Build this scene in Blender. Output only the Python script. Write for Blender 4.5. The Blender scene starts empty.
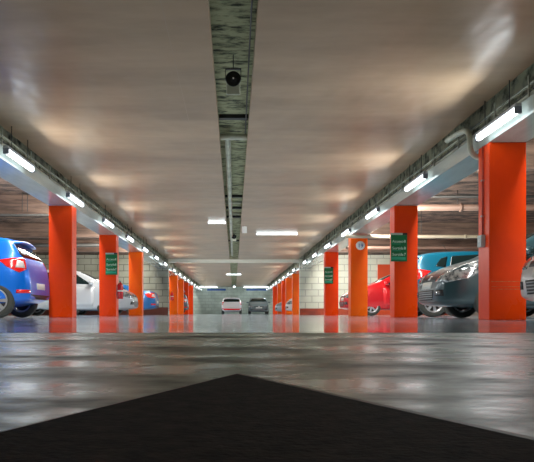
import bpy, bmesh, math, random
from mathutils import Vector, Matrix
from mathutils.bvhtree import BVHTree
random.seed(7)
C = bpy.context.scene.collection
SC = bpy.context.scene
PI = math.pi

# ---------------------------------------------------------------- camera, world, exposure
F = 700.0                     # focal length in pixels of the 534 px wide frame
CAMH = 0.09
cd = bpy.data.cameras.new('camera')
cam = bpy.data.objects.new('camera', cd); C.objects.link(cam)
cam.location = (0, 0, CAMH); cam.rotation_euler = (PI/2, 0, 0)
cd.sensor_fit = 'HORIZONTAL'; cd.sensor_width = 36.0; cd.lens = 36.0*F/534.0
cd.shift_x = (267-234)/534.0; cd.shift_y = (313-231)/534.0
cd.clip_start = 0.02; cd.clip_end = 300
SC.camera = cam
w = bpy.data.worlds.new('world'); SC.world = w; w.use_nodes = True
w.node_tree.nodes['Background'].inputs[0].default_value = (0.6, 0.65, 0.7, 1)
w.node_tree.nodes['Background'].inputs[1].default_value = 0.3
SC.view_settings.view_transform = 'Standard'
SC.view_settings.look = 'None'
SC.view_settings.gamma = 1.0
SC.view_settings.use_curve_mapping = False
SC.view_settings.exposure = 1.12
SC.cycles.max_bounces = 10
SC.cycles.diffuse_bounces = 6
SC.cycles.sample_clamp_indirect = 4
LAMP = 2.6                   # emission strength of the tube diffusers
TUBE_W = 16.5                 # watts thrown into the aisle by each tube
# added fill lights without fixtures behind each beam, brightening cars and bay ceilings
for sg in (1, -1):
    for y0, y1 in ((1, 32.5), (34.5, 67)):
        ld = bpy.data.lights.new('bay_fill_light', 'AREA'); ld.shape = 'RECTANGLE'; ld.size = y1-y0; ld.size_y = 0.16
        ld.energy = 17*(y1-y0); ld.color = (1.0, 0.95, 0.86)
        lo = bpy.data.objects.new('bay_fill_light', ld); C.objects.link(lo)
        lo.location = (sg*3.70, (y0+y1)/2, 2.32)
        lo.rotation_euler = Vector((sg*-1.0, 0, 0.4)).to_track_quat('Z', 'Y').to_euler()

# ---------------------------------------------------------------- materials
MATS = {}
def lin(c):
    return tuple(((v/12.92) if v <= 0.04045 else ((v+0.055)/1.055)**2.4) for v in c)
def mat(name, col, rough=0.5, metal=0.0, coat=0.0, emit=None, estr=0, spec=0.5, trans=0, noise=None, bump=None):
    """noise = (scale xyz, dark colour, amount position lo, hi); bump = (scale, strength)"""
    if name in MATS: return MATS[name]
    m = bpy.data.materials.new(name); m.use_nodes = True
    nt = m.node_tree; b = nt.nodes['Principled BSDF']
    b.inputs['Base Color'].default_value = (*col, 1)
    b.inputs['Roughness'].default_value = rough
    b.inputs['Metallic'].default_value = metal
    b.inputs['Coat Weight'].default_value = coat
    b.inputs['Coat Roughness'].default_value = 0.05
    b.inputs['Specular IOR Level'].default_value = spec
    b.inputs['Transmission Weight'].default_value = trans
    if emit:
        b.inputs['Emission Color'].default_value = (*emit, 1); b.inputs['Emission Strength'].default_value = estr
    if noise or bump:
        tc = nt.nodes.new('ShaderNodeTexCoord')
    if noise:
        sc, dark, lo, hi = noise[:4]
        mp = nt.nodes.new('ShaderNodeMapping'); mp.inputs['Scale'].default_value = sc
        nt.links.new(tc.outputs['Object'], mp.inputs['Vector'])
        n = nt.nodes.new('ShaderNodeTexNoise'); n.inputs['Scale'].default_value = 1; n.inputs['Detail'].default_value = 7
        n.inputs['Roughness'].default_value = 0.62
        nt.links.new(mp.outputs[0], n.inputs['Vector'])
        r = nt.nodes.new('ShaderNodeValToRGB')
        r.color_ramp.elements[0].position = lo; r.color_ramp.elements[0].color = (*dark, 1)
        r.color_ramp.elements[1].position = hi; r.color_ramp.elements[1].color = (*col, 1)
        nt.links.new(n.outputs['Fac'], r.inputs[0]); nt.links.new(r.outputs[0], b.inputs['Base Color'])
        if len(noise) > 4:
            rr = nt.nodes.new('ShaderNodeMapRange'); rr.inputs[1].default_value = lo; rr.inputs[2].default_value = hi
            rr.inputs[3].default_value = noise[4]; rr.inputs[4].default_value = rough
            nt.links.new(n.outputs['Fac'], rr.inputs[0]); nt.links.new(rr.outputs[0], b.inputs['Roughness'])
    if bump:
        sc, st = bump[:2]
        mp2 = nt.nodes.new('ShaderNodeMapping'); mp2.inputs['Scale'].default_value = sc
        nt.links.new(tc.outputs['Object'], mp2.inputs['Vector'])
        n2 = nt.nodes.new('ShaderNodeTexNoise'); n2.inputs['Scale'].default_value = 1
        n2.inputs['Detail'].default_value = bump[2] if len(bump) > 2 else 4
        nt.links.new(mp2.outputs[0], n2.inputs['Vector'])
        bp = nt.nodes.new('ShaderNodeBump'); bp.inputs['Strength'].default_value = 1.0; bp.inputs['Distance'].default_value = st
        nt.links.new(n2.outputs['Fac'], bp.inputs['Height']); nt.links.new(bp.outputs[0], b.inputs['Normal'])
    MATS[name] = m
    return m

def block_mat(name, c1, c2, mortar, dirt):
    m = bpy.data.materials.new(name); m.use_nodes = True; nt = m.node_tree; b = nt.nodes['Principled BSDF']
    tc = nt.nodes.new('ShaderNodeTexCoord'); mp = nt.nodes.new('ShaderNodeMapping')
    mp.inputs['Rotation'].default_value = (PI/2, 0, 0)
    nt.links.new(tc.outputs['Object'], mp.inputs[0])
    br = nt.nodes.new('ShaderNodeTexBrick'); br.inputs['Scale'].default_value = 1
    br.inputs['Brick Width'].default_value = 0.62; br.inputs['Row Height'].default_value = 0.3
    br.inputs['Mortar Size'].default_value = 0.018
    br.inputs['Color1'].default_value = (*c1, 1); br.inputs['Color2'].default_value = (*c2, 1); br.inputs['Mortar'].default_value = (*mortar, 1)
    nt.links.new(mp.outputs[0], br.inputs['Vector'])
    n = nt.nodes.new('ShaderNodeTexNoise'); n.inputs['Scale'].default_value = 1.3; n.inputs['Detail'].default_value = 6
    nt.links.new(tc.outputs['Object'], n.inputs['Vector'])
    mx = nt.nodes.new('ShaderNodeMix'); mx.data_type = 'RGBA'; mx.blend_type = 'MULTIPLY'
    r = nt.nodes.new('ShaderNodeValToRGB'); r.color_ramp.elements[0].position = 0.3; r.color_ramp.elements[0].color = (*dirt, 1)
    r.color_ramp.elements[1].position = 0.65
    nt.links.new(n.outputs['Fac'], r.inputs[0]); mx.inputs[0].default_value = 1
    nt.links.new(br.outputs['Color'], mx.inputs[6]); nt.links.new(r.outputs[0], mx.inputs[7])
    nt.links.new(mx.outputs[2], b.inputs['Base Color']); b.inputs['Roughness'].default_value = 0.55
    bp = nt.nodes.new('ShaderNodeBump'); bp.inputs['Distance'].default_value = 0.01; bp.invert = True
    nt.links.new(br.outputs['Fac'], bp.inputs['Height']); nt.links.new(bp.outputs[0], b.inputs['Normal'])
    return m

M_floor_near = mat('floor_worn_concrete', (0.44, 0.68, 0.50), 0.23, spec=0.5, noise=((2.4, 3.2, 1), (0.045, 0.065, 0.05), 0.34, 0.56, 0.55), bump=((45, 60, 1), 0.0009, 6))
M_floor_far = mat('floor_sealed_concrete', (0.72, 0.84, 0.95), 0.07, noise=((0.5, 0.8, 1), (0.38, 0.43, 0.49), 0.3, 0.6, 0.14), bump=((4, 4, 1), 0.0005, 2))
M_arrow = mat('floor_dark_asphalt_paint', (0.055, 0.040, 0.036), 0.8, spec=0.25, noise=((45, 45, 10), (0.012, 0.009, 0.009), 0.35, 0.68), bump=((160, 160, 10), 0.0015))
M_line = mat('pale_edge_line', (0.42, 0.41, 0.37), 0.5, noise=((9, 9, 9), (0.12, 0.12, 0.11), 0.35, 0.6))
M_slab = mat('ceiling_beige_panel', (0.43, 0.30, 0.195), 0.30, spec=0.12, noise=((0.35, 1.1, 1), (0.29, 0.20, 0.13), 0.35, 0.65, 0.28), bump=((3.5, 1.6, 1), 0.012, 1))
M_rough = mat('ceiling_rough_concrete', (0.52, 0.54, 0.33), 0.9, noise=((5, 11, 3), (0.05, 0.058, 0.035), 0.36, 0.54), bump=((6, 14, 4), 0.02))
M_web = mat('beam_rough_concrete', (0.62, 0.60, 0.44), 0.9, noise=((9, 4, 5), (0.05, 0.05, 0.035), 0.36, 0.56), bump=((8, 8, 8), 0.03))
M_brick = mat('ceiling_bay_brown_masonry', (0.17, 0.108, 0.08), 0.85, noise=((2.2, 4, 1), (0.012, 0.007, 0.005), 0.40, 0.58), bump=((3, 16, 3), 0.05))
M_joist = mat('joist_brown_concrete', (0.22, 0.145, 0.11), 0.7, noise=((1, 9, 9), (0.08, 0.052, 0.04), 0.35, 0.6))
M_beam = mat('beam_pale_grey_paint', (0.42, 0.475, 0.45), 0.16, spec=0.4, noise=((4, 0.8, 4), (0.34, 0.38, 0.36), 0.3, 0.6), bump=((3, 1.2, 3), 0.002, 2))
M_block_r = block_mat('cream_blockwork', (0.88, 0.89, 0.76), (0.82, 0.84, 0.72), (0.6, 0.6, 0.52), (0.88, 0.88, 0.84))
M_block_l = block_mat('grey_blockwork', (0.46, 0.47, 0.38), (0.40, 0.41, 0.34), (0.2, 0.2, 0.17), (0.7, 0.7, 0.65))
M_far = block_mat('end_wall_blockwork', (0.56, 0.64, 0.57), (0.50, 0.58, 0.52), (0.36, 0.41, 0.37), (0.7, 0.72, 0.7))
M_dark = mat('side_wall_render', (0.22, 0.19, 0.16), 0.8, noise=((1, 1, 2), (0.1, 0.085, 0.075), 0.35, 0.6))
M_skirt = mat('red_skirting_paint', (0.55, 0.085, 0.035), 0.4, noise=((2, 2, 2), (0.3, 0.05, 0.03), 0.35, 0.6))
M_orange = mat('column_orange_paint', (1.0, 0.072, 0.0), 0.27, spec=0.3, noise=((1.3, 1.3, 0.8), (0.88, 0.05, 0.0), 0.34, 0.6, 0.38), bump=((4, 4, 3), 0.002, 3))
M_orange_lit = mat('column_orange_lamplit', (1.0, 0.155, 0.002), 0.27, spec=0.3, noise=((1.3, 1.3, 0.8), (0.98, 0.10, 0.001), 0.34, 0.6, 0.38), bump=((4, 4, 3), 0.002, 3))  # yellower glow of lamplight on some columns, put into the base colour
M_scuff = mat('column_scuff', (0.75, 0.28, 0.12), 0.6, noise=((20, 20, 40), (0.8, 0.07, 0.01), 0.4, 0.6))
M_tube = mat('tube_glow', (0.9, 0.95, 1), 0.4, emit=(0.86, 0.97, 1.0), estr=LAMP)
M_house = mat('lamp_housing', (0.38, 0.4, 0.42), 0.4)
M_cap = mat('lamp_end_cap', (0.16, 0.18, 0.22), 0.4)
M_pipe = mat('pipe_pale_grey', (0.62, 0.64, 0.52), 0.45, noise=((2, 2, 2), (0.42, 0.44, 0.35), 0.35, 0.6))
M_cream = mat('pipe_cream', (0.42, 0.36, 0.26), 0.4, noise=((1, 6, 6), (0.42, 0.36, 0.28), 0.35, 0.6))
M_tan = mat('pipe_tan', (0.27, 0.17, 0.13), 0.5, noise=((1, 6, 6), (0.15, 0.095, 0.07), 0.35, 0.6))
M_cable = mat('cable_dark', (0.03, 0.03, 0.028), 0.5)
M_conduit = mat('conduit_olive_grey', (0.42, 0.43, 0.33), 0.5, noise=((4, 1, 4), (0.14, 0.14, 0.11), 0.35, 0.6))
M_black = mat('black_plastic', (0.012, 0.012, 0.014), 0.45)
M_white = mat('white_plastic', (0.8, 0.8, 0.78), 0.4)
M_green = mat('sign_green', (0.0, 0.17, 0.055), 0.35)
M_greenL = mat('sign_light_green', (0.03, 0.42, 0.26), 0.35)
M_signw = mat('sign_white_letters', (0.62, 0.85, 0.72), 0.4)
M_blue = mat('sign_blue', (0.02, 0.10, 0.36), 0.4)
M_red = mat('extinguisher_red', (0.62, 0.012, 0.02), 0.25, coat=0.5)
M_steel = mat('steel', (0.5, 0.5, 0.5), 0.3, metal=1)
M_box = mat('switch_box_grey', (0.50, 0.58, 0.58), 0.4)
M_tyre = mat('tyre_rubber', (0.045, 0.048, 0.042), 0.7, bump=((60, 60, 60), 0.002))
M_rim = mat('alloy_rim', (0.62, 0.63, 0.66), 0.3, metal=0.75)
M_disc = mat('brake_disc', (0.10, 0.10, 0.10), 0.5, metal=0.6)
M_glass = mat('car_glass_dark', (0.008, 0.018, 0.018), 0.05, spec=0.5)
M_glassg = mat('car_glass_grey', (0.10, 0.16, 0.16), 0.06, spec=0.9, coat=0.5)
M_lens = mat('headlamp_lens', (0.55, 0.6, 0.62), 0.12, metal=0.5, coat=1, noise=((16, 16, 16), (0.08, 0.1, 0.12), 0.4, 0.6))
M_redlens = mat('tail_lamp_red', (0.85, 0.012, 0.012), 0.12, coat=1)
M_clear = mat('tail_lamp_clear', (0.75, 0.68, 0.68), 0.15, coat=1)
M_trim = mat('car_black_trim', (0.02, 0.02, 0.022), 0.5)
M_plate = mat('number_plate_white', (0.7, 0.7, 0.66), 0.4)
def paint(name, c, metal=0.35, rough=0.28): return mat(name, c, rough, metal, coat=0.45)

# ---------------------------------------------------------------- mesh helpers
def tag(o, label=None, cat=None, group=None, kind=None):
    if label: o['label'] = label
    if cat: o['category'] = cat
    if group: o['group'] = group
    if kind: o['kind'] = kind
    return o
def empty(name, loc, rz=0.0, **k):
    o = bpy.data.objects.new(name, None); C.objects.link(o); o.location = loc; o.rotation_euler = (0, 0, rz)
    o.empty_display_size = 0.2
    return tag(o, **k)
def obj(name, bm, ms, parent=None, smooth=False):
    me = bpy.data.meshes.new(name); bm.normal_update(); bm.to_mesh(me); bm.free()
    if not isinstance(ms, (list, tuple)): ms = [ms]
    for m in ms: me.materials.append(m)
    if smooth:
        for p in me.polygons: p.use_smooth = True
    o = bpy.data.objects.new(name, me); C.objects.link(o)
    if parent: o.parent = parent
    return o
def box(bm, x0, x1, y0, y1, z0, z1, bev=0.0, mi=0):
    t = bmesh.new()
    bmesh.ops.create_cube(t, size=1)
    for v in t.verts:
        v.co = Vector(((x0+x1)/2+v.co.x*(x1-x0), (y0+y1)/2+v.co.y*(y1-y0), (z0+z1)/2+v.co.z*(z1-z0)))
    if bev: bmesh.ops.bevel(t, geom=t.edges[:], offset=bev, segments=2, affect='EDGES', profile=0.5)
    merge(bm, t, mi)
def merge(bm, t, mi=None):
    mp = {}
    for v in t.verts: mp[v] = bm.verts.new(v.co)
    for f in t.faces:
        try:
            nf = bm.faces.new([mp[v] for v in f.verts]); nf.smooth = f.smooth
            nf.material_index = f.material_index if mi is None else mi
        except ValueError: pass
    t.free()
def B(*a, **k):
    bm = bmesh.new(); box(bm, *a, **k); return bm
def tube(bm, pts, r, seg=10, cap=True, mi=0):
    pts = [Vector(p) for p in pts]; rings = []
    up = None
    for i, p in enumerate(pts):
        if i == 0: d = pts[1]-p
        elif i == len(pts)-1: d = p-pts[i-1]
        else: d = (pts[i+1]-p).normalized()+(p-pts[i-1]).normalized()
        d.normalize()
        if up is None: up = Vector((0, 0, 1)) if abs(d.z) < 0.9 else Vector((1, 0, 0))
        a = d.cross(up).normalized(); b = a.cross(d).normalized(); up = b
        rr = r[i] if isinstance(r, (list, tuple)) else r
        rings.append([bm.verts.new(p+(a*math.cos(t)+b*math.sin(t))*rr) for t in [2*PI*k/seg for k in range(seg)]])
    for r0, r1 in zip(rings, rings[1:]):
        for k in range(seg):
            f = bm.faces.new((r0[k], r0[(k+1) % seg], r1[(k+1) % seg], r1[k])); f.smooth = True; f.material_index = mi
    if cap:
        bm.faces.new(rings[0][::-1]).material_index = mi; bm.faces.new(rings[-1]).material_index = mi
def T(*a, **k):
    bm = bmesh.new(); tube(bm, *a, **k); return bm
def lathe(bm, prof, axis='z', loc=(0, 0, 0), seg=24, mi=0, closed=False):
    """prof = [(r, h)...] spun round an axis"""
    L = Vector(loc); rings = []
    def P(r, h, t):
        a, b = r*math.cos(t), r*math.sin(t)
        return L+(Vector((a, b, h)) if axis == 'z' else Vector((a, h, b)) if axis == 'y' else Vector((h, a, b)))
    for r, h in prof:
        if r < 1e-6: rings.append([bm.verts.new(P(0, h, 0))])
        else: rings.append([bm.verts.new(P(r, h, 2*PI*k/seg)) for k in range(seg)])
    pr = list(zip(rings, rings[1:]))
    if closed: pr.append((rings[-1], rings[0]))
    for r0, r1 in pr:
        for k in range(seg):
            q = [r0[k % len(r0)], r0[(k+1) % len(r0)], r1[(k+1) % len(r1)], r1[k % len(r1)]]
            u = []
            for v in q:
                if v not in u: u.append(v)
            if len(u) > 2:
                f = bm.faces.new(u); f.smooth = True; f.material_index = mi
def arc(p0, p1, p2, n=6):
    p0, p1, p2 = Vector(p0), Vector(p1), Vector(p2)
    return [tuple((1-t)**2*p0+2*t*(1-t)*p1+t*t*p2) for t in [i/n for i in range(n+1)]]
def copy_tree(o, parent=None):
    c = o.copy(); C.objects.link(c); c.parent = parent
    for ch in list(o.children): copy_tree(ch, c)
    return c
def text(name, s, size, m, parent, loc, rot=(PI/2, 0, 0), align='LEFT'):
    cu = bpy.data.curves.new(name, 'FONT'); cu.body = s; cu.size = size; cu.extrude = 0.001
    cu.align_x = align; cu.materials.append(m); cu.offset = size*0.012
    t_ = bpy.data.objects.new('tmp', cu); C.objects.link(t_)
    me = bpy.data.meshes.new_from_object(t_.evaluated_get(bpy.context.evaluated_depsgraph_get())); bpy.data.objects.remove(t_)
    o = bpy.data.objects.new(name, me); C.objects.link(o); o.parent = parent
    o.location = loc; o.rotation_euler = rot
    return o

# ---------------------------------------------------------------- layout constants (metres, camera at 0,0)
XR, XL = 3.15, -3.18          # aisle faces of the two column rows
CW, CD = 0.46, 0.39
BB = 2.20                     # underside of the beams
SLAB = 2.65                   # underside of the suspended aisle panels
TOP = 2.86
XS = 11.0                     # side walls
YW, YE = 33.4, 68.0           # cross wall, end wall
YB = -7.0

def S(name, bm, m, kind='structure'):
    return tag(obj(name, bm, m), kind=kind)

# floor
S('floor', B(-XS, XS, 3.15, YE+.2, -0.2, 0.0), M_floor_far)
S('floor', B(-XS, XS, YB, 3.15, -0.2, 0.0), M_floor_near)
# walls
S('wall_left', B(-XS-.2, -XS, YB, YE+.2, -.2, TOP+.2), M_dark)
S('wall_right', B(XS, XS+.2, YB, YE+.2, -.2, TOP+.2), M_dark)
S('wall_end', B(-XS, XS, YE, YE+.2, 0, TOP), M_far)
S('wall_back', B(-XS, XS, YB-.2, YB, 0, TOP), M_dark)
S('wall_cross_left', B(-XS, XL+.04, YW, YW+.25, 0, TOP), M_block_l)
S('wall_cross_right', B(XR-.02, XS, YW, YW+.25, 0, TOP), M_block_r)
S('baseboard_left', B(-XS, XL+.03, YW-.02, YW, 0, 0.36), mat('brown_skirting_paint', (0.16, 0.045, 0.03), 0.5))
S('baseboard_right', B(XR-.01, XS, YW-.02, YW, 0, 0.30), M_skirt)
bm = B(6.85, 7.75, YW-.06, YW, 0, 2.4)
S('door_1', bm, mat('red_door_paint', (0.72, 0.09, 0.03), 0.35))
# ceilings
S('ceiling', B(-3.35, 3.35, YB, YE, TOP, TOP+.2), M_rough)
S('ceiling', B(-XS, -3.35, YB, YE, TOP, TOP+.2), M_brick)
S('ceiling', B(3.35, XS, YB, YE, TOP, TOP+.2), M_brick)
def slab(x0, x1):
    bm = bmesh.new(); box(bm, x0, x1, YB, YE, SLAB, SLAB+.10, bev=0.004); S('ceiling', bm, M_slab)
slab(-3.19, -0.212); slab(0.2, 3.07)
# thin straight seam strip on the left panel as in the photo
S('trim_1', B(-0.605, -0.600, 2.0, YW, SLAB-.0015, SLAB), mat('panel_seam', (0.40, 0.29, 0.2), 0.5))
# beams on the column rows: pale bottom flange, rough recessed web above
for s, x in ((1, XR), (-1, XL)):
    a, b = sorted((x, x+s*CW))
    S('trim_2' if s > 0 else 'trim_3', B(a, b, YB, YE, BB, BB+.20, bev=0.006), M_beam)
    a, b = sorted((x+s*.17, x+s*.36))
    S('trim_4' if s > 0 else 'trim_5', B(a, b, YB, YE, BB+.2, TOP), M_web)
# lintel over the aisle opening in the cross wall
S('trim_6', B(XL+.04, XR-.02, YW, YW+.22, 2.5, SLAB), mat('lintel_cream', (0.88, 0.86, 0.74), 0.45))
# downstand joists over the bays
for sgn in (1, -1):
    for i, y in enumerate((6.2, 11.3, 16.4, 21.5, 26.6, 38.5, 44, 50, 56, 62)):
        a, b = sorted((sgn*3.66, sgn*XS))
        if sgn > 0 and y == 16.4: continue
        S('trim_%d' % (7+i+(10 if sgn < 0 else 0)), B(a, b, y, y+.22, 2.42, TOP), M_joist)

# ---------------------------------------------------------------- strip lamps
def make_lamp():
    r = empty('strip_light', (0, 0, 0))
    bm = bmesh.new(); box(bm, -.035, .035, 0, 1.26, .035, .075, bev=.008); obj('housing', bm, M_house, r)
    bm = bmesh.new()
    # rounded diffuser section
    ring = [(-.03, .035), (-.034, .0), (-.024, -.026), (0, -.034), (.024, -.026), (.034, .0), (.03, .035)]
    va = [bm.verts.new((x, .04, z)) for x, z in ring]; vb = [bm.verts.new((x, 1.22, z)) for x, z in ring]
    for k in range(7): bm.faces.new((va[k], va[(k+1) % 7], vb[(k+1) % 7], vb[k]))
    bm.faces.new(va[::-1]); bm.faces.new(vb)
    bmesh.ops.recalc_face_normals(bm, faces=bm.faces[:])
    obj('diffuser', bm, M_tube, r)
    for y in (0, 1.22):
        bm = bmesh.new(); box(bm, -.038, .038, y, y+.035, -.037, .045, bev=.008); obj('end_cap', bm, M_cap, r)
    for y in (.25, 1.0):
        obj('hanger', T([(0, y, .07), (0, y, .396)], .006, seg=6), M_cable, r)
    ld = bpy.data.lights.new('tube_light', 'AREA'); ld.shape = 'RECTANGLE'; ld.size = 1.16; ld.size_y = .05
    ld.spread = math.radians(158); ld.energy = TUBE_W; ld.color = (0.9, 0.98, 1.0)
    lo = bpy.data.objects.new('tube_light', ld); C.objects.link(lo); lo.parent = r
    return r
proto = make_lamp(); used = []
def lamp(loc, rz, label, group, pitch=0):
    o = proto if not used else copy_tree(proto)
    used.append(1)
    for ch in list(o.children):
        if ch.type == 'LIGHT' and rz: bpy.data.objects.remove(ch); continue
        if ch.type == 'LIGHT':
            sg = -1 if loc[0] > 0 else 1
            ch.location = (sg*.042, .63, -.004); ch.rotation_euler = Vector((-sg, 0, .34)).to_track_quat('Z', 'Y').to_euler()
    o.location = loc; o.rotation_euler = (pitch, 0, rz); tag(o, label, 'light', group)
    return o
names_r = ['strip light on the right beam above the nearest right orange column',
           'strip light on the right beam just before the large green sign',
           'third strip light counting from the right edge along the right beam',
           'fourth strip light along the right beam, beside the round number sign']
names_l = ['leftmost strip light, hanging on the left beam above the blue hatchback',
           'strip light on the left beam directly over the nearest left orange column',
           'third strip light from the left edge on the left beam, above the white car',
           'fourth strip light from the left edge on the left beam, above the second left column']
for k in range(0, 7):
    y = 7.45+3.62*k
    lab = names_r[k] if 0 <= k < 4 else 'strip light in the far run of the right beam, before the cream block wall'
    if k == -1: lab = 'strip light on the right beam outside the near right corner'
    lamp((3.03, y, 2.255), 0, lab, 'strip lights along the right beam')
for k in range(0, 7):
    y = 9.35+3.5*k
    if y > 32: continue
    lab = names_l[k] if 0 <= k < 4 else 'strip light in the far run of the left beam, before the grey block wall'
    if k < 0: lab = 'strip light on the left beam nearer than the blue hatchback'
    lamp((-3.05, y, 2.255), 0, lab, 'strip lights along the left beam')
for k in range(9):
    lamp((3.03, 34.6+3.62*k, 2.255), 0, 'small distant strip light on the right beam beyond the cross wall', 'far strip lights on the right beam')
    lamp((-3.05, 34.9+3.62*k, 2.255), 0, 'small distant strip light on the left beam beyond the cross wall', 'far strip lights on the left beam')
# lamps set across the aisle, broad batten housings flush on the panels
def batten(x0, x1, y, label):
    r = empty('batten_light', ((x0+x1)/2, y, SLAB), label=label, cat='light', group='crosswise ceiling lights'); h = (x1-x0)/2
    bm = bmesh.new(); box(bm, -h-.02, h+.02, -.05, .16, -.01, 0); obj('housing', bm, M_white, r)
    bm = bmesh.new(); box(bm, -h, h, -.035, .035, -.055, -.01, bev=.01); obj('diffuser', bm, M_tube, r)
    for sx in (-h-.02, h-.0): obj('end_cap', B(sx, sx+.02, -.055, .055, -.08, -.01), M_house, r)
batten(0.72, 2.02, 22.4, 'single strip light set crosswise on the ceiling right of the central slot')
batten(-0.72, -0.24, 19.6, 'short crosswise strip light touching the left side of the central slot')
batten(-0.5, 0.45, 46.0, 'far crosswise strip light under the central slot beyond the lintel')
for x0, lb in ((-2.3, 'left-hand'), (2.7, 'right-hand')):
    lamp((x0+.1, YE-.9, SLAB-.10), PI/2, 'strip light above the end wall, outer half of the %s pair' % lb, 'end wall lights')
    lamp((x0-.55, YE-1.1, SLAB-.10), PI/2, 'strip light above the end wall, inner half of the %s pair' % lb, 'end wall lights')
    lamp((x0+.75, YE-1.1, SLAB-.10), PI/2, 'strip light above the end wall, end piece of the %s pair' % lb, 'end wall lights')
# round globe light at the far end of the slot
bm = bmesh.new()
lathe(bm, [(0, -.09), (.07, -.075), (.1, 0), (.1, .03), (0, .03)], loc=(0, 0, 0)); g = empty('globe_light', (0.02, YE-1.5, SLAB-.05), label='round white globe light at the far end of the central slot', cat='light')
obj('globe', bm, M_tube, g, True); obj('base', T([(0, 0, .0), (0, 0, .26)], .05), M_house, g)

# ---------------------------------------------------------------- columns
YC = [8.64, 13.75, 18.9, 24.2]
def column(x, s, y, label, group, m=M_orange):
    r = empty('orange_column', (x+s*CW/2, y+CD/2, 0), label=label, cat='column', group=group)
    bm = bmesh.new(); box(bm, -CW/2, CW/2, -CD/2, CD/2, 0, BB, bev=.012); obj('shaft', bm, m, r)
    return r
cols = {}
RL = ['largest orange column, nearest on the right, with a grey switch box on its side',
      'right orange column carrying the large green three-line sign',
      'bright orange column with the round white number sign',
      'right orange column with a small green sign in front of the cream block wall']
for i, y in enumerate(YC):
    cols['r%d' % i] = column(XR, 1, y, RL[i], 'orange columns, right row', M_orange_lit if i == 2 else M_orange)
LL = [None, 'nearest left orange column, right beside the blue hatchback',
      'second left orange column with a green sign and a fire extinguisher',
      'third left orange column, yellowish, between white car and blue saloon']
for i, y in enumerate(YC):
    if LL[i]: cols['l%d' % i] = column(XL, -1, y, LL[i], 'orange columns, left row', M_orange_lit if i == 3 else M_orange)
for i, (o, lb) in enumerate(((58.5, 'first'), (52.0, 'second'), (48.0, 'third'), (43.6, 'fourth'), (39.0, 'fifth'))):
    column(XR, 1, F*XR/o, 'distant right orange column, %s one past the cream wall edge' % lb, 'far orange columns, right row', M_orange_lit if i in (0, 1, 3) else M_orange)
for i, (o, lb) in enumerate(((56.5, 'first'), (50.5, 'second'), (45.8, 'third'), (41.0, 'fourth'))):
    column(XL, -1, F*-XL/o, 'distant left orange column, %s one past the grey wall edge' % lb, 'far orange columns, left row', M_orange_lit if i < 2 else M_orange)
# scuffs, box and conduit on the nearest column
r = cols['r0']
obj('scuff_band', B(-CW/2+.02, CW/2-.01, -CD/2-.0015, -CD/2+.01, .475, .483), M_scuff, r)['label'] = 'pale scraped band low on the column'
for z, h in ((.38, .008), (.415, .005)):
    obj('scuff_band', B(-CW/2+.03, CW/2-.03, -CD/2-.0015, -CD/2+.01, z, z+h), M_scuff, r)
bm = bmesh.new(); box(bm, -CW/2-.06, -CW/2, -.07, .06, .92, 1.07, bev=.008)
sb = obj('switch_box', bm, M_box, r); sb['label'] = 'grey switch box'
obj('button', B(-CW/2-.066, -CW/2-.058, -.03, .02, .98, 1.02), M_white, sb)
obj('conduit', T([(-CW/2-.014, -.005, 1.06), (-CW/2-.014, -.005, BB-.01)], .012, seg=8), mat('conduit_red', (0.5, 0.06, 0.03), .35), r)
for z in (1.3, 1.75): obj('conduit_clip', B(-CW/2-.03, -CW/2, -.03, .02, z, z+.02), M_steel, r)

# ---------------------------------------------------------------- signs
def sign(x0, x1, y, z0, z1, lines, label):
    r = empty('direction_sign', ((x0+x1)/2, y, z0), label=label, cat='sign', group='green direction signs on columns')
    w_, h = x1-x0, z1-z0
    bm = bmesh.new(); box(bm, -w_/2, w_/2, -.012, .012, 0, h*.93, bev=.003); obj('board', bm, M_green, r)
    obj('top_rail', B(-w_/2, w_*.22, -.018, .012, h*.935, h), mat('rail_pale', (.5, .6, .55), .4), r)
    obj('top_rail', B(w_*.22, w_/2, -.018, .012, h*.935, h), M_black, r)
    obj('bottom_band', B(-w_/2+.01, w_/2-.03, -.0145, -.011, h*.06, h*.15), M_greenL, r)
    for (t, num), k in zip(lines, (.66, .42, .20)):
        text('lettering', t, h*.135, M_signw, r, (-w_*.42, -.0135, h*k))
        text('lettering', num, h*.135, M_signw, r, (w_*.30, -.0135, h*k))
        obj('arrow_mark', B(-w_*.42, w_*.12, -.0145, -.012, h*(k-.055), h*(k-.035)), M_greenL, r)
    return r
TX = [('Acceso', '8'), ('Sortida', '8'), ('Sortida', '7')]
sign(3.07, 3.385, 13.70, 1.10, 1.655, TX, 'large green hanging sign with three text lines on the second right column')
sign(-3.46, -3.14, 18.86, 1.12, 1.71, TX, 'green sign with three text lines on the second left column')
sign(3.11, 3.42, 24.16, 1.10, 1.68, TX, 'small green sign on the column in front of the cream block wall')
r = empty('number_sign', (3.41, 18.88, 1.91), label='round white sign with blue number on the bright orange column', cat='sign')
bm = bmesh.new(); lathe(bm, [(0, -.016), (.112, -.016), (.12, -.010), (.12, .016), (0, .016)], axis='y', seg=32); obj('disc', bm, M_white, r)
text('number', '19', .15, M_blue, r, (0, -.0175, -.053), align='CENTER')
# blue bands on the end wall
for x0, x1, lb in ((-2.6, -0.8, 'left'), (1.2, 3.2, 'right')):
    tag(S('wall_sign', B(x0, x1, YE-.03, YE, 2.26, 2.44), M_blue, None), 'blue horizontal sign band on the %s of the end wall' % lb, 'sign', 'blue bands on the end wall')

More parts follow.
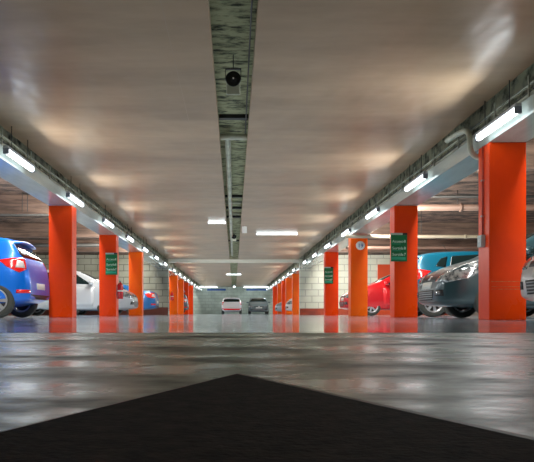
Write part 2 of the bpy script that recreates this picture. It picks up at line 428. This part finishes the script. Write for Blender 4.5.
# ---------------------------------------------------------------- fire extinguishers
def extinguisher(loc, label, rz=0):
    r = empty('fire_extinguisher', loc, rz, label=label, cat='fire extinguisher', group='fire extinguishers')
    bm = bmesh.new(); lathe(bm, [(0, 0), (.07, 0), (.08, .015), (.08, .36), (.07, .4), (.03, .435), (.028, .45), (0, .45)]); obj('cylinder', bm, M_red, r, True)
    bm = bmesh.new(); box(bm, -.02, .02, -.02, .02, .45, .475); box(bm, -.012, .012, -.10, .02, .475, .487); box(bm, -.012, .012, -.09, .02, .505, .515)
    obj('handle', bm, M_black, r)
    obj('hose', T([(0, .02, .465)]+arc((0, .06, .465), (.0, .13, .45), (.0, .1, .25))+[(0, .09, .1)], .011, seg=8), M_black, r)
    obj('label_band', T([(0, 0, .2), (0, 0, .235)], .0812, seg=24, cap=False), M_white, r)
    obj('bracket', B(-.1, -.075, -.03, .03, .1, .3), M_steel, r)
    return r
extinguisher((XL+.095, 18.98, .47), 'red fire extinguisher on the aisle side of the second left column')
extinguisher((XL-.30, F*-XL/56.5-.11, .80), 'small distant red fire extinguisher on the first column past the grey wall')

# ---------------------------------------------------------------- pipes
def pipe(name, pts, r, m, label, cat='pipe', group=None, seg=12, joints=()):
    p0 = Vector(pts[0]); e = empty(name, p0, label=label, cat=cat, group=group)
    loc = [Vector(p)-p0 for p in pts]
    obj('run', T(loc, r, seg=seg), m, e, False)
    d = (loc[-1]-loc[0]).normalized()
    for j in joints:
        q = d*j; obj('joint', T([q-d*.03, q+d*.03], r*1.25, seg=seg), m, e)
    return e
pipe('cross_pipe_or_shade_strip', [(2.98, 18.7, 2.13), (XS, 18.7, 2.13)], .045, M_cream, 'cream pipe crossing just above the bright orange column with the round sign', joints=(1.2, 3.2))
pipe('cross_pipe_or_shade_strip', [(3.62, 22.6, 2.2), (XS, 22.6, 2.2)], .05, M_tan, 'tan pipe crossing the right bays, lower of those above the teal car', joints=(1.5,))
pipe('cross_pipe_or_shade_strip', [(3.62, 15.8, 2.47), (XS, 15.8, 2.47)], .075, M_tan, 'thick pinkish pipe crossing the right bays, topmost above the teal car', joints=(1.5,))
pipe('cross_pipe_or_shade_strip', [(3.62, 15.2, 2.62), (XS, 15.2, 2.62)], .03, M_cable, 'thin dark pipe behind the second right column top')
pipe('cross_pipe_or_shade_strip', [(-3.66, 16.2, 2.36), (-XS, 16.2, 2.36)], .022, M_cable, 'dark strip standing in for the shadow line under the brown joist above the blue hatchback')  # black tube added as the shadow line below the joist
pipe('cross_pipe_or_shade_strip', [(-3.66, 22.3, 2.25), (-XS, 22.3, 2.25)], .06, M_cable, 'dark pipe crossing the left bays above the white car')
for y, x, z in ((15.8, 6.2, 2.5), (15.8, 4.85, 2.5)):
    pass
for i, (x, y0, ln) in enumerate(((5.05, 15.8, .39), (5.0, 18.7, .73))):
    pipe('pipe_hanger', [(x, y0, TOP), (x, y0, TOP-ln+.1)], .008, M_cable, ('thin rod holding the thick pinkish pipe', 'thin rod holding the cream pipe')[i], 'rod', seg=6)
for i, dx in enumerate((0, .12)):
    pipe('pipe_hanger', [(-4.75-dx, 16.1, 2.42), (-4.75-dx, 16.1, TOP)], .008, M_cable, 'one of the two thin rods against the brown joist at far left', 'rod', 'rods on the left joist', seg=6)
# elbow drain at the nearest right column
pts = [(3.105, 10.2, 2.60), (3.10, 9.8, 2.58)]+arc((3.10, 9.45, 2.54), (3.08, 9.2, 2.50), (3.06, 9.1, 2.38))+arc((3.06, 9.08, 2.28), (3.06, 9.08, 2.12), (3.2, 9.1, 2.11), 6)
pipe('drain_pipe', pts, .038, M_pipe, 'pale grey bent drain pipe beside the top of the nearest right column')
# cables and conduits lying on the two beams
for s, x, side in ((1, XR, 'right'), (-1, XL, 'left')):
    for j, (dx, z, r_, m, lb) in enumerate(((.05, 2.44, .028, M_conduit, 'thick grey-green conduit lying on the %s beam'),
                                         (.12, 2.52, .02, M_cable, 'dark cable run above the conduit on the %s beam'),
                                         (.10, 2.60, .016, M_conduit, 'thin upper conduit close under the panels of the %s beam'))):
        pts = []
        y = 1.0
        while y < YW:
            pts.append((x+s*(dx+random.uniform(-.005, .005)), y, z+random.uniform(-.006, .006))); y += 1.1
        pipe('cable_run', pts, r_, m, lb % side, 'cable', seg=7)
    bm_e = None
    for k in range(26):
        y = 2.6+1.18*k+random.uniform(-.2, .2)
        if y > YW-.4: break
        e = empty('cable_bracket', (x+s*.008, y, BB+.2), label='small upright bracket in the row on the %s beam' % side, cat='bracket', group='cable brackets on the %s beam' % side)
        bm = bmesh.new(); box(bm, -.006, .006, -.015, .015, 0, .235); obj('post', bm, M_conduit, e)
        bm = bmesh.new(); a, b = sorted((0, s*.15)); box(bm, a, b, -.012, .012, .077, .084); obj('arm', bm, M_conduit, e)

# ---------------------------------------------------------------- things in the central slot
ZG = 2.74
pipe('slot_pipe', [(-0.095, 10.51, ZG), (-0.095, 32, ZG)], .048, M_pipe, 'long pale pipe running away inside the central ceiling slot', joints=(4, 9, 13))
for y, rr, lb in ((10.45, .05, 'pale crosspiece where the long slot pipe starts'), (19.2, .03, 'pale crosspiece further along the slot'), (17.3, .03, 'second pale crosspiece inside the slot')):
    pipe('slot_crosspiece', [(-.205, y, ZG-.02 if y < 11 else ZG+.08), (.195, y, ZG-.02 if y < 11 else ZG+.08)], rr, M_pipe, lb)
for y in (9.75, 16.4, 18.2, 19.9, 26.5):
    tag(obj('slot_joist', B(-.209, .197, y, y+.1, ZG+.065, TOP), M_black), 'dark joist crossing high inside the central slot', 'joist', 'dark joists in the slot')
pipe('slot_cable', [(.165, 2.5, 2.68), (.15, 6, 2.70), (.165, 10.36, 2.74)], .008, M_cable, 'thin dark cable along the right side of the central slot', 'cable', seg=6)
def speaker(x, y, z, sc, label):
    r = empty('ceiling_speaker', (x, y, z), label=label, cat='speaker', group='round speakers in the slot'); r.scale = (sc,)*3
    bm = bmesh.new(); lathe(bm, [(0, -.012), (.018, -.02), (.03, 0), (.055, .01), (.078, -.012), (.083, .0), (.078, .02), (.06, .05), (.05, .09), (0, .095)], axis='y', seg=28)
    obj('horn', bm, M_black, r, True)
    bm = bmesh.new(); lathe(bm, [(0, -.026), (.009, -.024), (.009, -.01), (0, -.01)], axis='y', seg=12); obj('centre_dot', bm, M_white, r)
    bm = bmesh.new(); box(bm, -.085, -.078, -.01, .03, -.01, .11); box(bm, .078, .085, -.01, .03, -.01, .11); box(bm, -.085, .085, -.01, .03, .10, .11)
    obj('yoke', bm, M_black, r)
    obj('rod', T([(0, .01, .11), (0, .01, (TOP-z)/sc)], .006, seg=6), M_black, r)
    bm = bmesh.new(); box(bm, -.075, .075, .03, .06, -.16, -.04, bev=.01); obj('junction_box', bm, M_pipe, r)
    return r
speaker(-0.008, 7.5, 2.60, 1.0, 'black round horn speaker hanging in the near part of the slot')
speaker(0.0, 24.0, 2.71, 1.0, 'small black speaker far along the ceiling slot')
e = empty('emergency_light', (.31, 20.6, SLAB-.21), label='small white box hanging just right of the central slot', cat='light')
bm = bmesh.new(); box(bm, -.07, .07, -.02, .02, 0, .20, bev=.006); obj('case', bm, M_white, e); obj('stem', B(-.01, .01, -.01, .01, .2, .21), M_white, e)

# ---------------------------------------------------------------- arrow painted on the near floor
ap = Vector((0.0042, 1.016))
def flat(pts, z0, z1):
    bm = bmesh.new(); a = [bm.verts.new((x, y, z0)) for x, y in pts]; b = [bm.verts.new((x, y, z1)) for x, y in pts]
    n = len(pts)
    bm.faces.new(b); bm.faces.new(a[::-1])
    for i in range(n): bm.faces.new((a[i], a[(i+1) % n], b[(i+1) % n], b[i]))
    bmesh.ops.recalc_face_normals(bm, faces=bm.faces[:])
    return bm
r = empty('floor_arrow', (0, 0, 0), label='large dark painted arrowhead on the floor pointing down the aisle', cat='floor marking')
pl = (ap.x-.354*1.3, ap.y-1.3); pr = (ap.x+.3826*1.3, ap.y-1.3)
obj('arrowhead', flat([ap, pl, (ap.x-.2, ap.y-1.3), (ap.x-.2, ap.y-1.9), (ap.x+.2, ap.y-1.9), (ap.x+.2, ap.y-1.3), pr], 0.0003, 0.0018), M_arrow, r)
o = obj('edge_line', flat([ap, pr, (pr[0]+.012, pr[1]), (ap.x+.004, ap.y+.008)], 0.0003, 0.0020), M_line, r); o['label'] = 'thin pale line along the right edge'
o = obj('edge_line', flat([ap, (ap.x, ap.y+.006), (pl[0]-.004, pl[1]), pl], 0.0003, 0.0019), M_line, r); o['label'] = 'faint pale line along the left edge'
# expansion joint between the two floor finishes
S('trim_40', B(-XS, XS, 3.145, 3.165, 0, 0.0012), mat('joint_pale', (.5, .52, .5), .4))

# ---------------------------------------------------------------- cars (front of the car at local x = 0, length along +x)
def ip(tab, x):
    if x <= tab[0][0]: return tab[0][1]
    for (a, va), (b, vb) in zip(tab, tab[1:]):
        if x <= b: return va+(vb-va)*(x-a)/(b-a)
    return tab[-1][1]
HATCH = dict(L=4.05, hw=.85, r=.31, wx=(.84, 3.48),
    top=[(0, .44), (.02, .58), (.08, .68), (.17, .75), (.40, .87), (.75, .98), (1.0, 1.04), (1.35, 1.25), (1.75, 1.44), (2.1, 1.495), (2.7, 1.505), (3.3, 1.475), (3.66, 1.43), (3.80, 1.24), (3.93, 1.05), (4.0, .90), (4.04, .70), (4.05, .50)],
    belt=[(0, .41), (.02, .53), (.08, .62), (.17, .69), (.40, .79), (.75, .88), (1.0, .93), (2.0, .96), (3.0, 1.0), (3.66, 1.05), (3.80, 1.02), (3.93, .95), (4.0, .84), (4.04, .66), (4.05, .47)],
    bot=[(0, .27), (.1, .21), (.6, .18), (3.5, .20), (3.95, .28), (4.05, .34)],
    wid=[(0, .62), (.02, .72), (.08, .82), (.17, .885), (.40, .955), (.75, .99), (1.0, 1), (3.2, 1), (3.5, .985), (3.66, .97), (3.80, .945), (3.93, .91), (4.0, .87), (4.04, .81), (4.05, .74)],
    win=[[(1.32, 1.0), (2.28, 1.035), (2.28, 1.40), (1.92, 1.39)], [(2.36, 1.04), (3.12, 1.075), (3.04, 1.36), (2.36, 1.40)], [(3.20, 1.10), (3.42, 1.13), (3.30, 1.30), (3.14, 1.355)]],
    wind=(1.10, 1.72), rear=(1.08, 1.37), doors=[(1.22, 2.31), (2.33, 3.0)],
    tail=[(3.64, .78, .90), (3.88, .78, .80), (3.98, .70, .86), (3.95, .66, 1.06), (3.74, .74, 1.06), (3.52, .8, 1.02)], mirror=(1.30, 1.02))
SALOON = dict(L=4.5, hw=.87, r=.31, wx=(.88, 3.5),
    top=[(0, .44), (.02, .58), (.08, .68), (.17, .74), (.40, .84), (.75, .91), (1.1, .97), (1.5, 1.19), (1.9, 1.37), (2.2, 1.42), (2.7, 1.425), (3.1, 1.37), (3.5, 1.19), (3.75, 1.09), (4.1, 1.075), (4.36, 1.06), (4.44, .95), (4.49, .70), (4.5, .50)],
    belt=[(0, .41), (.02, .53), (.08, .62), (.17, .68), (.40, .77), (.75, .85), (1.1, .89), (2.0, .92), (3.0, .95), (3.75, .99), (4.1, .99), (4.36, .96), (4.44, .88), (4.49, .66), (4.5, .47)],
    bot=[(0, .27), (.1, .21), (.6, .18), (3.8, .20), (4.4, .28), (4.5, .34)],
    wid=[(0, .62), (.02, .72), (.08, .82), (.17, .885), (.40, .955), (.75, .99), (1.1, 1), (3.5, 1), (4.0, .97), (4.36, .92), (4.44, .88), (4.49, .81), (4.5, .74)],
    win=[[(1.45, .97), (2.38, .99), (2.38, 1.33), (2.02, 1.32)], [(2.46, .99), (3.3, 1.02), (3.0, 1.28), (2.46, 1.33)]],
    wind=(1.03, 1.62), rear=(1.12, 1.33), doors=[(1.3, 2.41), (2.43, 3.15)],
    tail=[(4.14, .82, .78), (4.38, .8, .74), (4.47, .6, .78), (4.44, .56, .98), (4.2, .8, .98), (4.05, .84, .92)], mirror=(1.42, .99))
SUV = dict(HATCH, top=[(x, z*(1.0 if x < .1 or x > 3.97 else 1.12)) for x, z in HATCH['top']],
    belt=[(x, z*(1.0 if x < .1 or x > 3.97 else 1.10)) for x, z in HATCH['belt']],
    win=[[(x, z*1.115) for x, z in p] for p in HATCH['win']], r=.34, rear=(1.2, 1.53), mirror=(1.30, 1.13))

def body_mesh(K):
    L, hw = K['L'], K['hw']
    xs = sorted(set([x for x, _ in K['top']]+[x for x, _ in K['wid']]+[2.4]))
    bm = bmesh.new(); rings = []
    for x in xs:
        t, b, g, W = ip(K['top'], x), ip(K['belt'], x), ip(K['bot'], x), ip(K['wid'], x)*hw
        b = min(b, t-.015); h = t-b; m = b-g
        ye = .925*W-.30*max(0, h-.06)
        pts = [(0, g), (.55*W, g), (.92*W, g+.02), (.985*W, g+.16*m), (1.0*W, g+.45*m), (.995*W, g+.78*m), (.965*W, b),
               (.925*W, b+min(.04, .3*h)), ((.925*W+ye)/2, b+.5*h), (ye, b+.88*h), (.90*ye, b+.97*h), (.5*ye, b+1.0*h), (0, b+h*1.0+.006)]
        full = pts+[(-y, z) for y, z in pts[-2:0:-1]]
        rings.append([bm.verts.new((x, y, z)) for y, z in full])
    n = len(rings[0])
    for a, c in zip(rings, rings[1:]):
        for k in range(n): bm.faces.new((a[k], a[(k+1) % n], c[(k+1) % n], c[k]))
    for ring, rev in ((rings[0], 0), (rings[-1], 1)):
        H = (n//2)
        for k in range(H):
            q = [ring[k % n], ring[k+1], ring[(n-k-1) % n], ring[(n-k) % n]]
            u = []
            for v in q:
                if v not in u: u.append(v)
            if len(u) > 2: bm.faces.new(u)
    bmesh.ops.recalc_face_normals(bm, faces=bm.faces[:])
    me = bpy.data.meshes.new('tmp'); bm.to_mesh(me); bm.free()
    o = bpy.data.objects.new('tmp', me); C.objects.link(o)
    md = o.modifiers.new('s', 'SUBSURF'); md.levels = 2; md.render_levels = 2
    dg = bpy.context.evaluated_depsgraph_get(); me2 = bpy.data.meshes.new_from_object(o.evaluated_get(dg))
    bmv = bmesh.new(); bmv.from_mesh(me2); bvh = BVHTree.FromBMesh(bmv); bmv.free()
    o.modifiers.clear(); o.data = me2
    cuts = []
    for wx in K['wx']:
        for s in (1, -1):
            cb = bmesh.new(); R = K['r']+.055
            bmesh.ops.create_cone(cb, cap_ends=True, segments=40, radius1=R, radius2=R, depth=.42)
            for v in cb.verts: v.co = Vector((wx+v.co.x, s*(hw-.08)+v.co.z, K['r']+.01+v.co.y))
            bmesh.ops.recalc_face_normals(cb, faces=cb.faces[:])
            cm = bpy.data.meshes.new('cut'); cb.to_mesh(cm); cb.free()
            co = bpy.data.objects.new('cut', cm); C.objects.link(co); cuts.append(co)
            md = o.modifiers.new('b', 'BOOLEAN'); md.operation = 'DIFFERENCE'; md.object = co; md.solver = 'EXACT'
    dg = bpy.context.evaluated_depsgraph_get(); dg.update()
    me3 = bpy.data.meshes.new_from_object(o.evaluated_get(dg))
    for c in cuts+[o]: bpy.data.objects.remove(c)
    for p in me3.polygons:
        c = p.center; mi = 0; p.use_smooth = True
        for wx in K['wx']:
            d = math.hypot(c.x-wx, c.z-K['r']-.01)
            if d < K['r']+.058 and (abs(c.y) < hw-.28 or (d > K['r']+.045 and Vector((c.x-wx, 0, c.z-K['r'])).dot(p.normal) < 0 and abs(p.normal.y) < .3)):
                mi = 1; p.use_smooth = False
        if p.normal.z < -.6 and c.z < .4: mi = 1
        p.material_index = mi
    return me3, bvh

def patch(bvh, pts, n, m, name, parent, off=.006, res=.05, mirror=False):
    """a panel lying on the car body: outline pts in 3-D, pressed on along -n"""
    n = Vector(n).normalized(); h = Vector((-n.y, n.x, 0)).normalized(); up = n.cross(h)
    if up.z < 0: up = -up
    P = [(Vector(p).dot(h), Vector(p).dot(up)) for p in pts]
    bm = bmesh.new(); bm.faces.new([bm.verts.new((s, t, 0)) for s, t in P])
    for ax in (0, 1):
        lo, hi = min(p[ax] for p in P), max(p[ax] for p in P); k = max(1, int((hi-lo)/res))
        for i in range(1, k):
            co = [0, 0, 0]; co[ax] = lo+(hi-lo)*i/k; no = [0, 0, 0]; no[ax] = 1
            bmesh.ops.bisect_plane(bm, geom=bm.verts[:]+bm.edges[:]+bm.faces[:], plane_co=co, plane_no=no)
    bad = []; nor = {}
    base = Vector((2.0, 0, 0)); base = base.dot(n)*n if True else base
    for v in bm.verts:
        q = h*v.co.x+up*v.co.y; org = q+n*8
        hit, nn, _, _ = bvh.ray_cast(org, -n)
        if hit is None: bad.append(v); continue
        if nn.dot(n) < 0: nn = -nn
        v.co = hit+nn*off; nor[v] = nn
    bmesh.ops.delete(bm, geom=bad, context='VERTS')
    be = [e for e in bm.edges if len(e.link_faces) == 1]
    old = {}
    ret = bmesh.ops.extrude_edge_only(bm, edges=be)
    for v in [g for g in ret['geom'] if isinstance(g, bmesh.types.BMVert)]:
        best = min(nor, key=lambda u: (u.co-v.co).length_squared) if len(nor) < 4000 else None
        v.co = v.co-nor[best]*(off+.012)
    for f in bm.faces: f.smooth = True
    if mirror:
        for v in bm.verts: v.co.y = -v.co.y
    bmesh.ops.recalc_face_normals(bm, faces=bm.faces[:])
    # outward check
    c = sum((f.normal.dot(n if not mirror else Vector((n.x, -n.y, n.z)))*f.calc_area() for f in bm.faces), 0)
    if c < 0: bmesh.ops.reverse_faces(bm, faces=bm.faces[:])
    return obj(name, bm, m, parent)

def wheel(parent, x, y, R, s):
    tw = .195
    bm = bmesh.new(); ri = R*.66
    lathe(bm, [(ri, -tw/2+.01), (ri+.03, -tw/2), (R-.035, -tw/2+.004), (R-.01, -tw/2+.03), (R, -tw/2+.06), (R, tw/2-.06), (R-.01, tw/2-.03), (R-.035, tw/2-.004), (ri+.03, tw/2), (ri, tw/2-.01)], axis='y', seg=36, closed=True)
    wl = obj('wheel', bm, M_tyre, parent); wl.location = (x, y, R)
    bm = bmesh.new()
    lathe(bm, [(ri+.004, tw/2-.006), (ri-.012, tw/2-.002), (ri-.03, tw/2-.03), (ri-.03, -tw/2+.02), (ri+.004, -tw/2+.02)], axis='y', seg=36)
    lathe(bm, [(0, tw/2-.015), (.035, tw/2-.018), (.055, tw/2-.03), (.055, tw/2-.07), (0, tw/2-.07)], axis='y', seg=24)
    for k in range(7):
        a = 2*PI*k/7
        d = Vector((math.cos(a), 0, math.sin(a))); t = Vector((-math.sin(a), 0, math.cos(a)))
        q = []
        for rr, hw_ in ((.045, .022), (ri-.02, .032)):
            for yy in (tw/2-.018-(.02 if rr < .1 else 0)*0, tw/2-.05):
                for sg in (-1, 1): q.append(bm.verts.new(d*rr+t*hw_*sg+Vector((0, yy, 0))))
        for fi in ((0, 1, 5, 4), (2, 6, 7, 3), (0, 4, 6, 2), (1, 3, 7, 5)): bm.faces.new([q[i] for i in fi])
    bmesh.ops.recalc_face_normals(bm, faces=bm.faces[:])
    if s < 0:
        for v in bm.verts: v.co.y = -v.co.y
        bmesh.ops.reverse_faces(bm, faces=bm.faces[:])
    obj('rim', bm, M_rim, wl)
    bm = bmesh.new(); lathe(bm, [(0, s*(tw/2-.085)), (ri-.035, s*(tw/2-.085)), (ri-.035, s*(tw/2-.10)), (0, s*(tw/2-.10))], axis='y', seg=28)
    obj('brake_disc', bm, M_disc, wl)

def build_car(K, P, glass=None, rearglass=None):
    L, hw = K['L'], K['hw']; glass = glass or M_glass
    me, bvh = body_mesh(K)
    r = empty('car', (0, 0, 0))
    me.materials.clear(); me.materials.append(P); me.materials.append(M_trim)
    b = bpy.data.objects.new('body', me); C.objects.link(b); b.parent = r
    for s in (1, -1):
        for x in K['wx']: wheel(r, x, s*(hw-.115), K['r'], s)
    for s in (False, True):
        for i, p in enumerate(K['win']):
            patch(bvh, [(x, 0, z) for x, z in p], (0, 1, 0), glass, 'side_window', r, mirror=s)
        for (x0, x1) in K['doors']:
            d = patch(bvh, [(x0+.03, 0, .30), (x1-(0 if x1 < 2.9 else .12), 0, .30), (x1, 0, .75), (x1, 0, .93), (x0, 0, .91), (x0, 0, .5)], (0, 1, 0), P, 'door', r, off=.004, res=.12, mirror=s)
            sg = -1 if s else 1
            bm = bmesh.new(); box(bm, x1-.24, x1-.06, sg*hw*.985-.012, sg*hw*.985+.022, .83, .86, bev=.008); obj('door_handle', bm, P, d)
        sg = -1 if s else 1
        mx, mz = K['mirror']
        bm = bmesh.new(); lathe(bm, [(0, -.07), (.06, -.06), (.085, -.01), (.088, .05), (0, .055)], axis='x', seg=20)
        for v in bm.verts: v.co = Vector((v.co.x+mx, v.co.y*1.15+sg*(hw+.06), v.co.z*.8+mz+.03))
        box(bm, mx-.02, mx+.04, sg*hw*.9 if sg > 0 else -(hw+.02), (hw+.02) if sg > 0 else -hw*.9, mz-.03, mz+.01)
        m_ = obj('door_mirror', bm, P, r)
        obj('mirror_glass', B(mx+.056, mx+.06, sg*(hw+.06)-.075, sg*(hw+.06)+.075, mz-.02, mz+.08), M_rim, m_)
        # lamps
        patch(bvh, [(.10, .40, .58), (.20, .66, .56), (.45, .80, .63), (.72, .83, .78), (.66, .80, .82), (.35, .68, .765), (.14, .46, .69)], (-1, .75, .15), M_lens, 'headlight', r, off=.008, res=.04, mirror=s)
        t = patch(bvh, K['tail'], (1, 1.0, .0), M_redlens, 'tail_light', r, off=.010, res=.04, mirror=s)
        tz = K['tail']; cx = sum(p[0] for p in tz)/6+.06; cy = sum(p[1] for p in tz)/6; cz = sum(p[2] for p in tz)/6
        patch(bvh, [(cx-.05, cy+.03, cz-.06), (cx+.10, cy-.03, cz-.07), (cx+.09, cy-.03, cz+.05), (cx-.0, cy+.02, cz+.06)], (1, 1.0, 0), M_clear, 'lens', t, off=.014, res=.04, mirror=s)
        patch(bvh, [(L-.08, .62, .44), (L-.2, .80, .44), (L-.2, .80, .50), (L-.08, .62, .50)], (1, .6, 0), M_redlens, 'rear_reflector', r, off=.006, mirror=s)
        patch(bvh, [(.05, .46, .36), (.16, .66, .36), (.16, .64, .46), (.05, .48, .45)], (-1, .5, 0), M_trim, 'fog_lamp_surround', r, off=.005, mirror=s)
        patch(bvh, [(.06, .53, .385), (.12, .61, .385), (.12, .60, .44), (.06, .54, .44)], (-1, .5, 0), M_lens, 'fog_lamp', r, off=.009, mirror=s)
    z0, z1 = K['wind']; top = ip(K['top'], 1.75)
    zc = ip(K['top'], z0)+.02
    patch(bvh, [(0, -.66*hw/.85-.04, zc), (0, .66*hw/.85+.04, zc), (0, .54, top-.05), (0, .42, top-.035), (0, -.42, top-.035), (0, -.54, top-.05)], (-1, 0, 0), glass, 'windscreen', r, res=.07)
    a, c = K['rear']
    patch(bvh, [(0, -.64, a), (0, .64, a), (0, .68, a+.05), (0, .57, c), (0, .48, c+.02), (0, -.48, c+.02), (0, -.57, c), (0, -.68, a+.05)], (1, 0, 0), rearglass or glass, 'rear_window', r, res=.06)
    patch(bvh, [(0, -.42, .61), (0, .42, .61), (0, .46, .68), (0, -.46, .68)], (-1, 0, 0), M_trim, 'grille', r)
    g = patch(bvh, [(0, -.36, .30), (0, .36, .30), (0, .42, .46), (0, -.42, .46)], (-1, 0, 0), M_trim, 'lower_grille', r)
    for k in range(4):
        patch(bvh, [(0, -.37, .32+.036*k), (0, .37, .32+.036*k), (0, .37, .333+.036*k), (0, -.37, .333+.036*k)], (-1, 0, 0), M_house, 'slat', g, off=.012)
    patch(bvh, [(0, -.055, .635), (0, .055, .635), (0, .04, .70), (0, -.04, .70)], (-1, 0, 0), M_rim, 'badge', r, off=.012)
    patch(bvh, [(0, -.26, .49), (0, .26, .49), (0, .26, .60), (0, -.26, .60)], (-1, 0, 0), M_plate, 'number_plate', r, off=.010)
    patch(bvh, [(0, -.26, .52), (0, .26, .52), (0, .26, .63), (0, -.26, .63)], (1, 0, 0), M_plate, 'number_plate', r, off=.012)
    patch(bvh, [(0, -.60, .34), (0, .60, .34), (0, .62, .42), (0, -.62, .42)], (1, 0, 0), M_trim, 'rear_bumper_trim', r)
    if K is not SALOON:
        zt = ip(K['top'], 3.66)
        bm = bmesh.new()
        prof = [(3.40, zt+.008), (3.60, zt+.012), (3.80, zt-.022), (3.81, zt-.05), (3.70, zt-.075), (3.45, zt-.05)]
        ys = [-.60, -.56, -.3, 0, .3, .56, .60]; rg = []
        for yy in ys:
            k = .7 if abs(yy) > .58 else 1
            rg.append([bm.verts.new((3.45+(px-3.45)*k, yy, pz-.06*(yy/.6)**2)) for px, pz in prof])
        for a_, b_ in zip(rg, rg[1:]):
            for i in range(6): bm.faces.new((a_[i], a_[(i+1) % 6], b_[(i+1) % 6], b_[i]))
        bm.faces.new(rg[0][::-1]); bm.faces.new(rg[-1]); bmesh.ops.recalc_face_normals(bm, faces=bm.faces[:])
        obj('roof_spoiler', bm, P, r, True)
    obj('antenna', T([(K['L']*.72, 0, ip(K['top'], K['L']*.72)), (K['L']*.72+.12, 0, ip(K['top'], K['L']*.72)+.2)], .005, seg=6), M_trim, r)
    return r
def recolour(root, old, new):
    for ch in root.children:
        if ch.type == 'MESH' and ch.data.materials and ch.data.materials[0] == old:
            ch.data = ch.data.copy(); ch.data.materials[0] = new
        recolour(ch, old, new)
P_blue = paint('paint_bright_blue', (0.0, 0.17, 0.78), .2)
protos = {}
def car(kind, P, loc, nose, label, rz=0, sc=(1, 1, 1), **k):
    """nose: +1 the car points to +x, -1 to -x; loc = ground point under its front end"""
    if kind not in protos:
        r = build_car(dict(h=HATCH, s=SALOON, v=SUV)[kind], P, **k); protos[kind] = (r, P)
    else:
        r0, P0 = protos[kind]; r = copy_tree(r0); recolour(r, P0, P)
    r.location = loc; r.rotation_euler = (0, 0, (PI if nose > 0 else 0)+rz); r.scale = sc
    tag(r, label, 'car'); return r
car('h', P_blue, (-3.60-4.05, 13.05, 0), -1, 'bright blue hatchback at the far left, rear end toward the aisle', sc=(1, .98, 1))
car('h', paint('paint_silver_white', (0.50, 0.54, 0.58), .2), (-3.22, 23.05, 0), 1, 'white car nosing out between the second and third left columns')
car('s', paint('paint_mid_blue', (0.02, 0.15, 0.42), .3), (-3.45-4.5, 31.6, 0), -1, 'blue saloon showing its boot right of the third left column')
car('h', paint('paint_dark_slate', (0.02, 0.055, 0.068), .0, .3), (3.22, 11.75, 0), -1, 'dark slate car nosing out beside the largest orange column', sc=(1, 1.02, 1))
car('h', paint('paint_teal', (0.003, 0.14, 0.24), .2), (3.8+4.05, 16.15, 0), 1, 'teal hatchback parked behind the dark slate car', sc=(1, 1, .99))
car('h', paint('paint_red', (0.62, 0.012, 0.018), .2), (3.60, 23.4, 0), -1, 'red car partly hidden by the bright orange column')
car('h', paint('paint_pale_white', (0.62, 0.60, 0.60), .15), (3.19, 7.25, 0), -1, 'white car nose cut off by the right edge of the photo', sc=(1, 1, .97))
car('v', paint('paint_graphite', (0.10, 0.12, 0.14), .4), (-3.05-4.05, 46.7, 0), -1, 'dark grey car standing out between the far left columns')
car('v', paint('paint_white_far', (0.7, 0.7, 0.72), .1), (2.98, 40.2, 0), -1, 'distant white car front peeking between the far right columns')
car('h', paint('paint_steel_grey', (0.35, 0.40, 0.46), .2), (2.92, 49.5, 0), -1, 'second, smaller distant car peeking between the far right columns')
r = car('h', paint('paint_end_white', (0.75, 0.72, 0.74), .1), (-0.2, 64.1, 0), -1, 'small white car at the end wall seen from behind', rz=-PI/2, sc=(1, 1.05, .97))
obj('bumper_strip', B(4.045, 4.075, -.66, .66, .36, .48, bev=.01), M_redlens, r)['label'] = 'red strip along the rear bumper'
car('h', paint('paint_end_slate', (0.14, 0.19, 0.21), .3), (2.15, 60.2, 0), -1, 'small grey car at the end wall facing the camera', rz=PI/2, sc=(1, 1.05, .97))
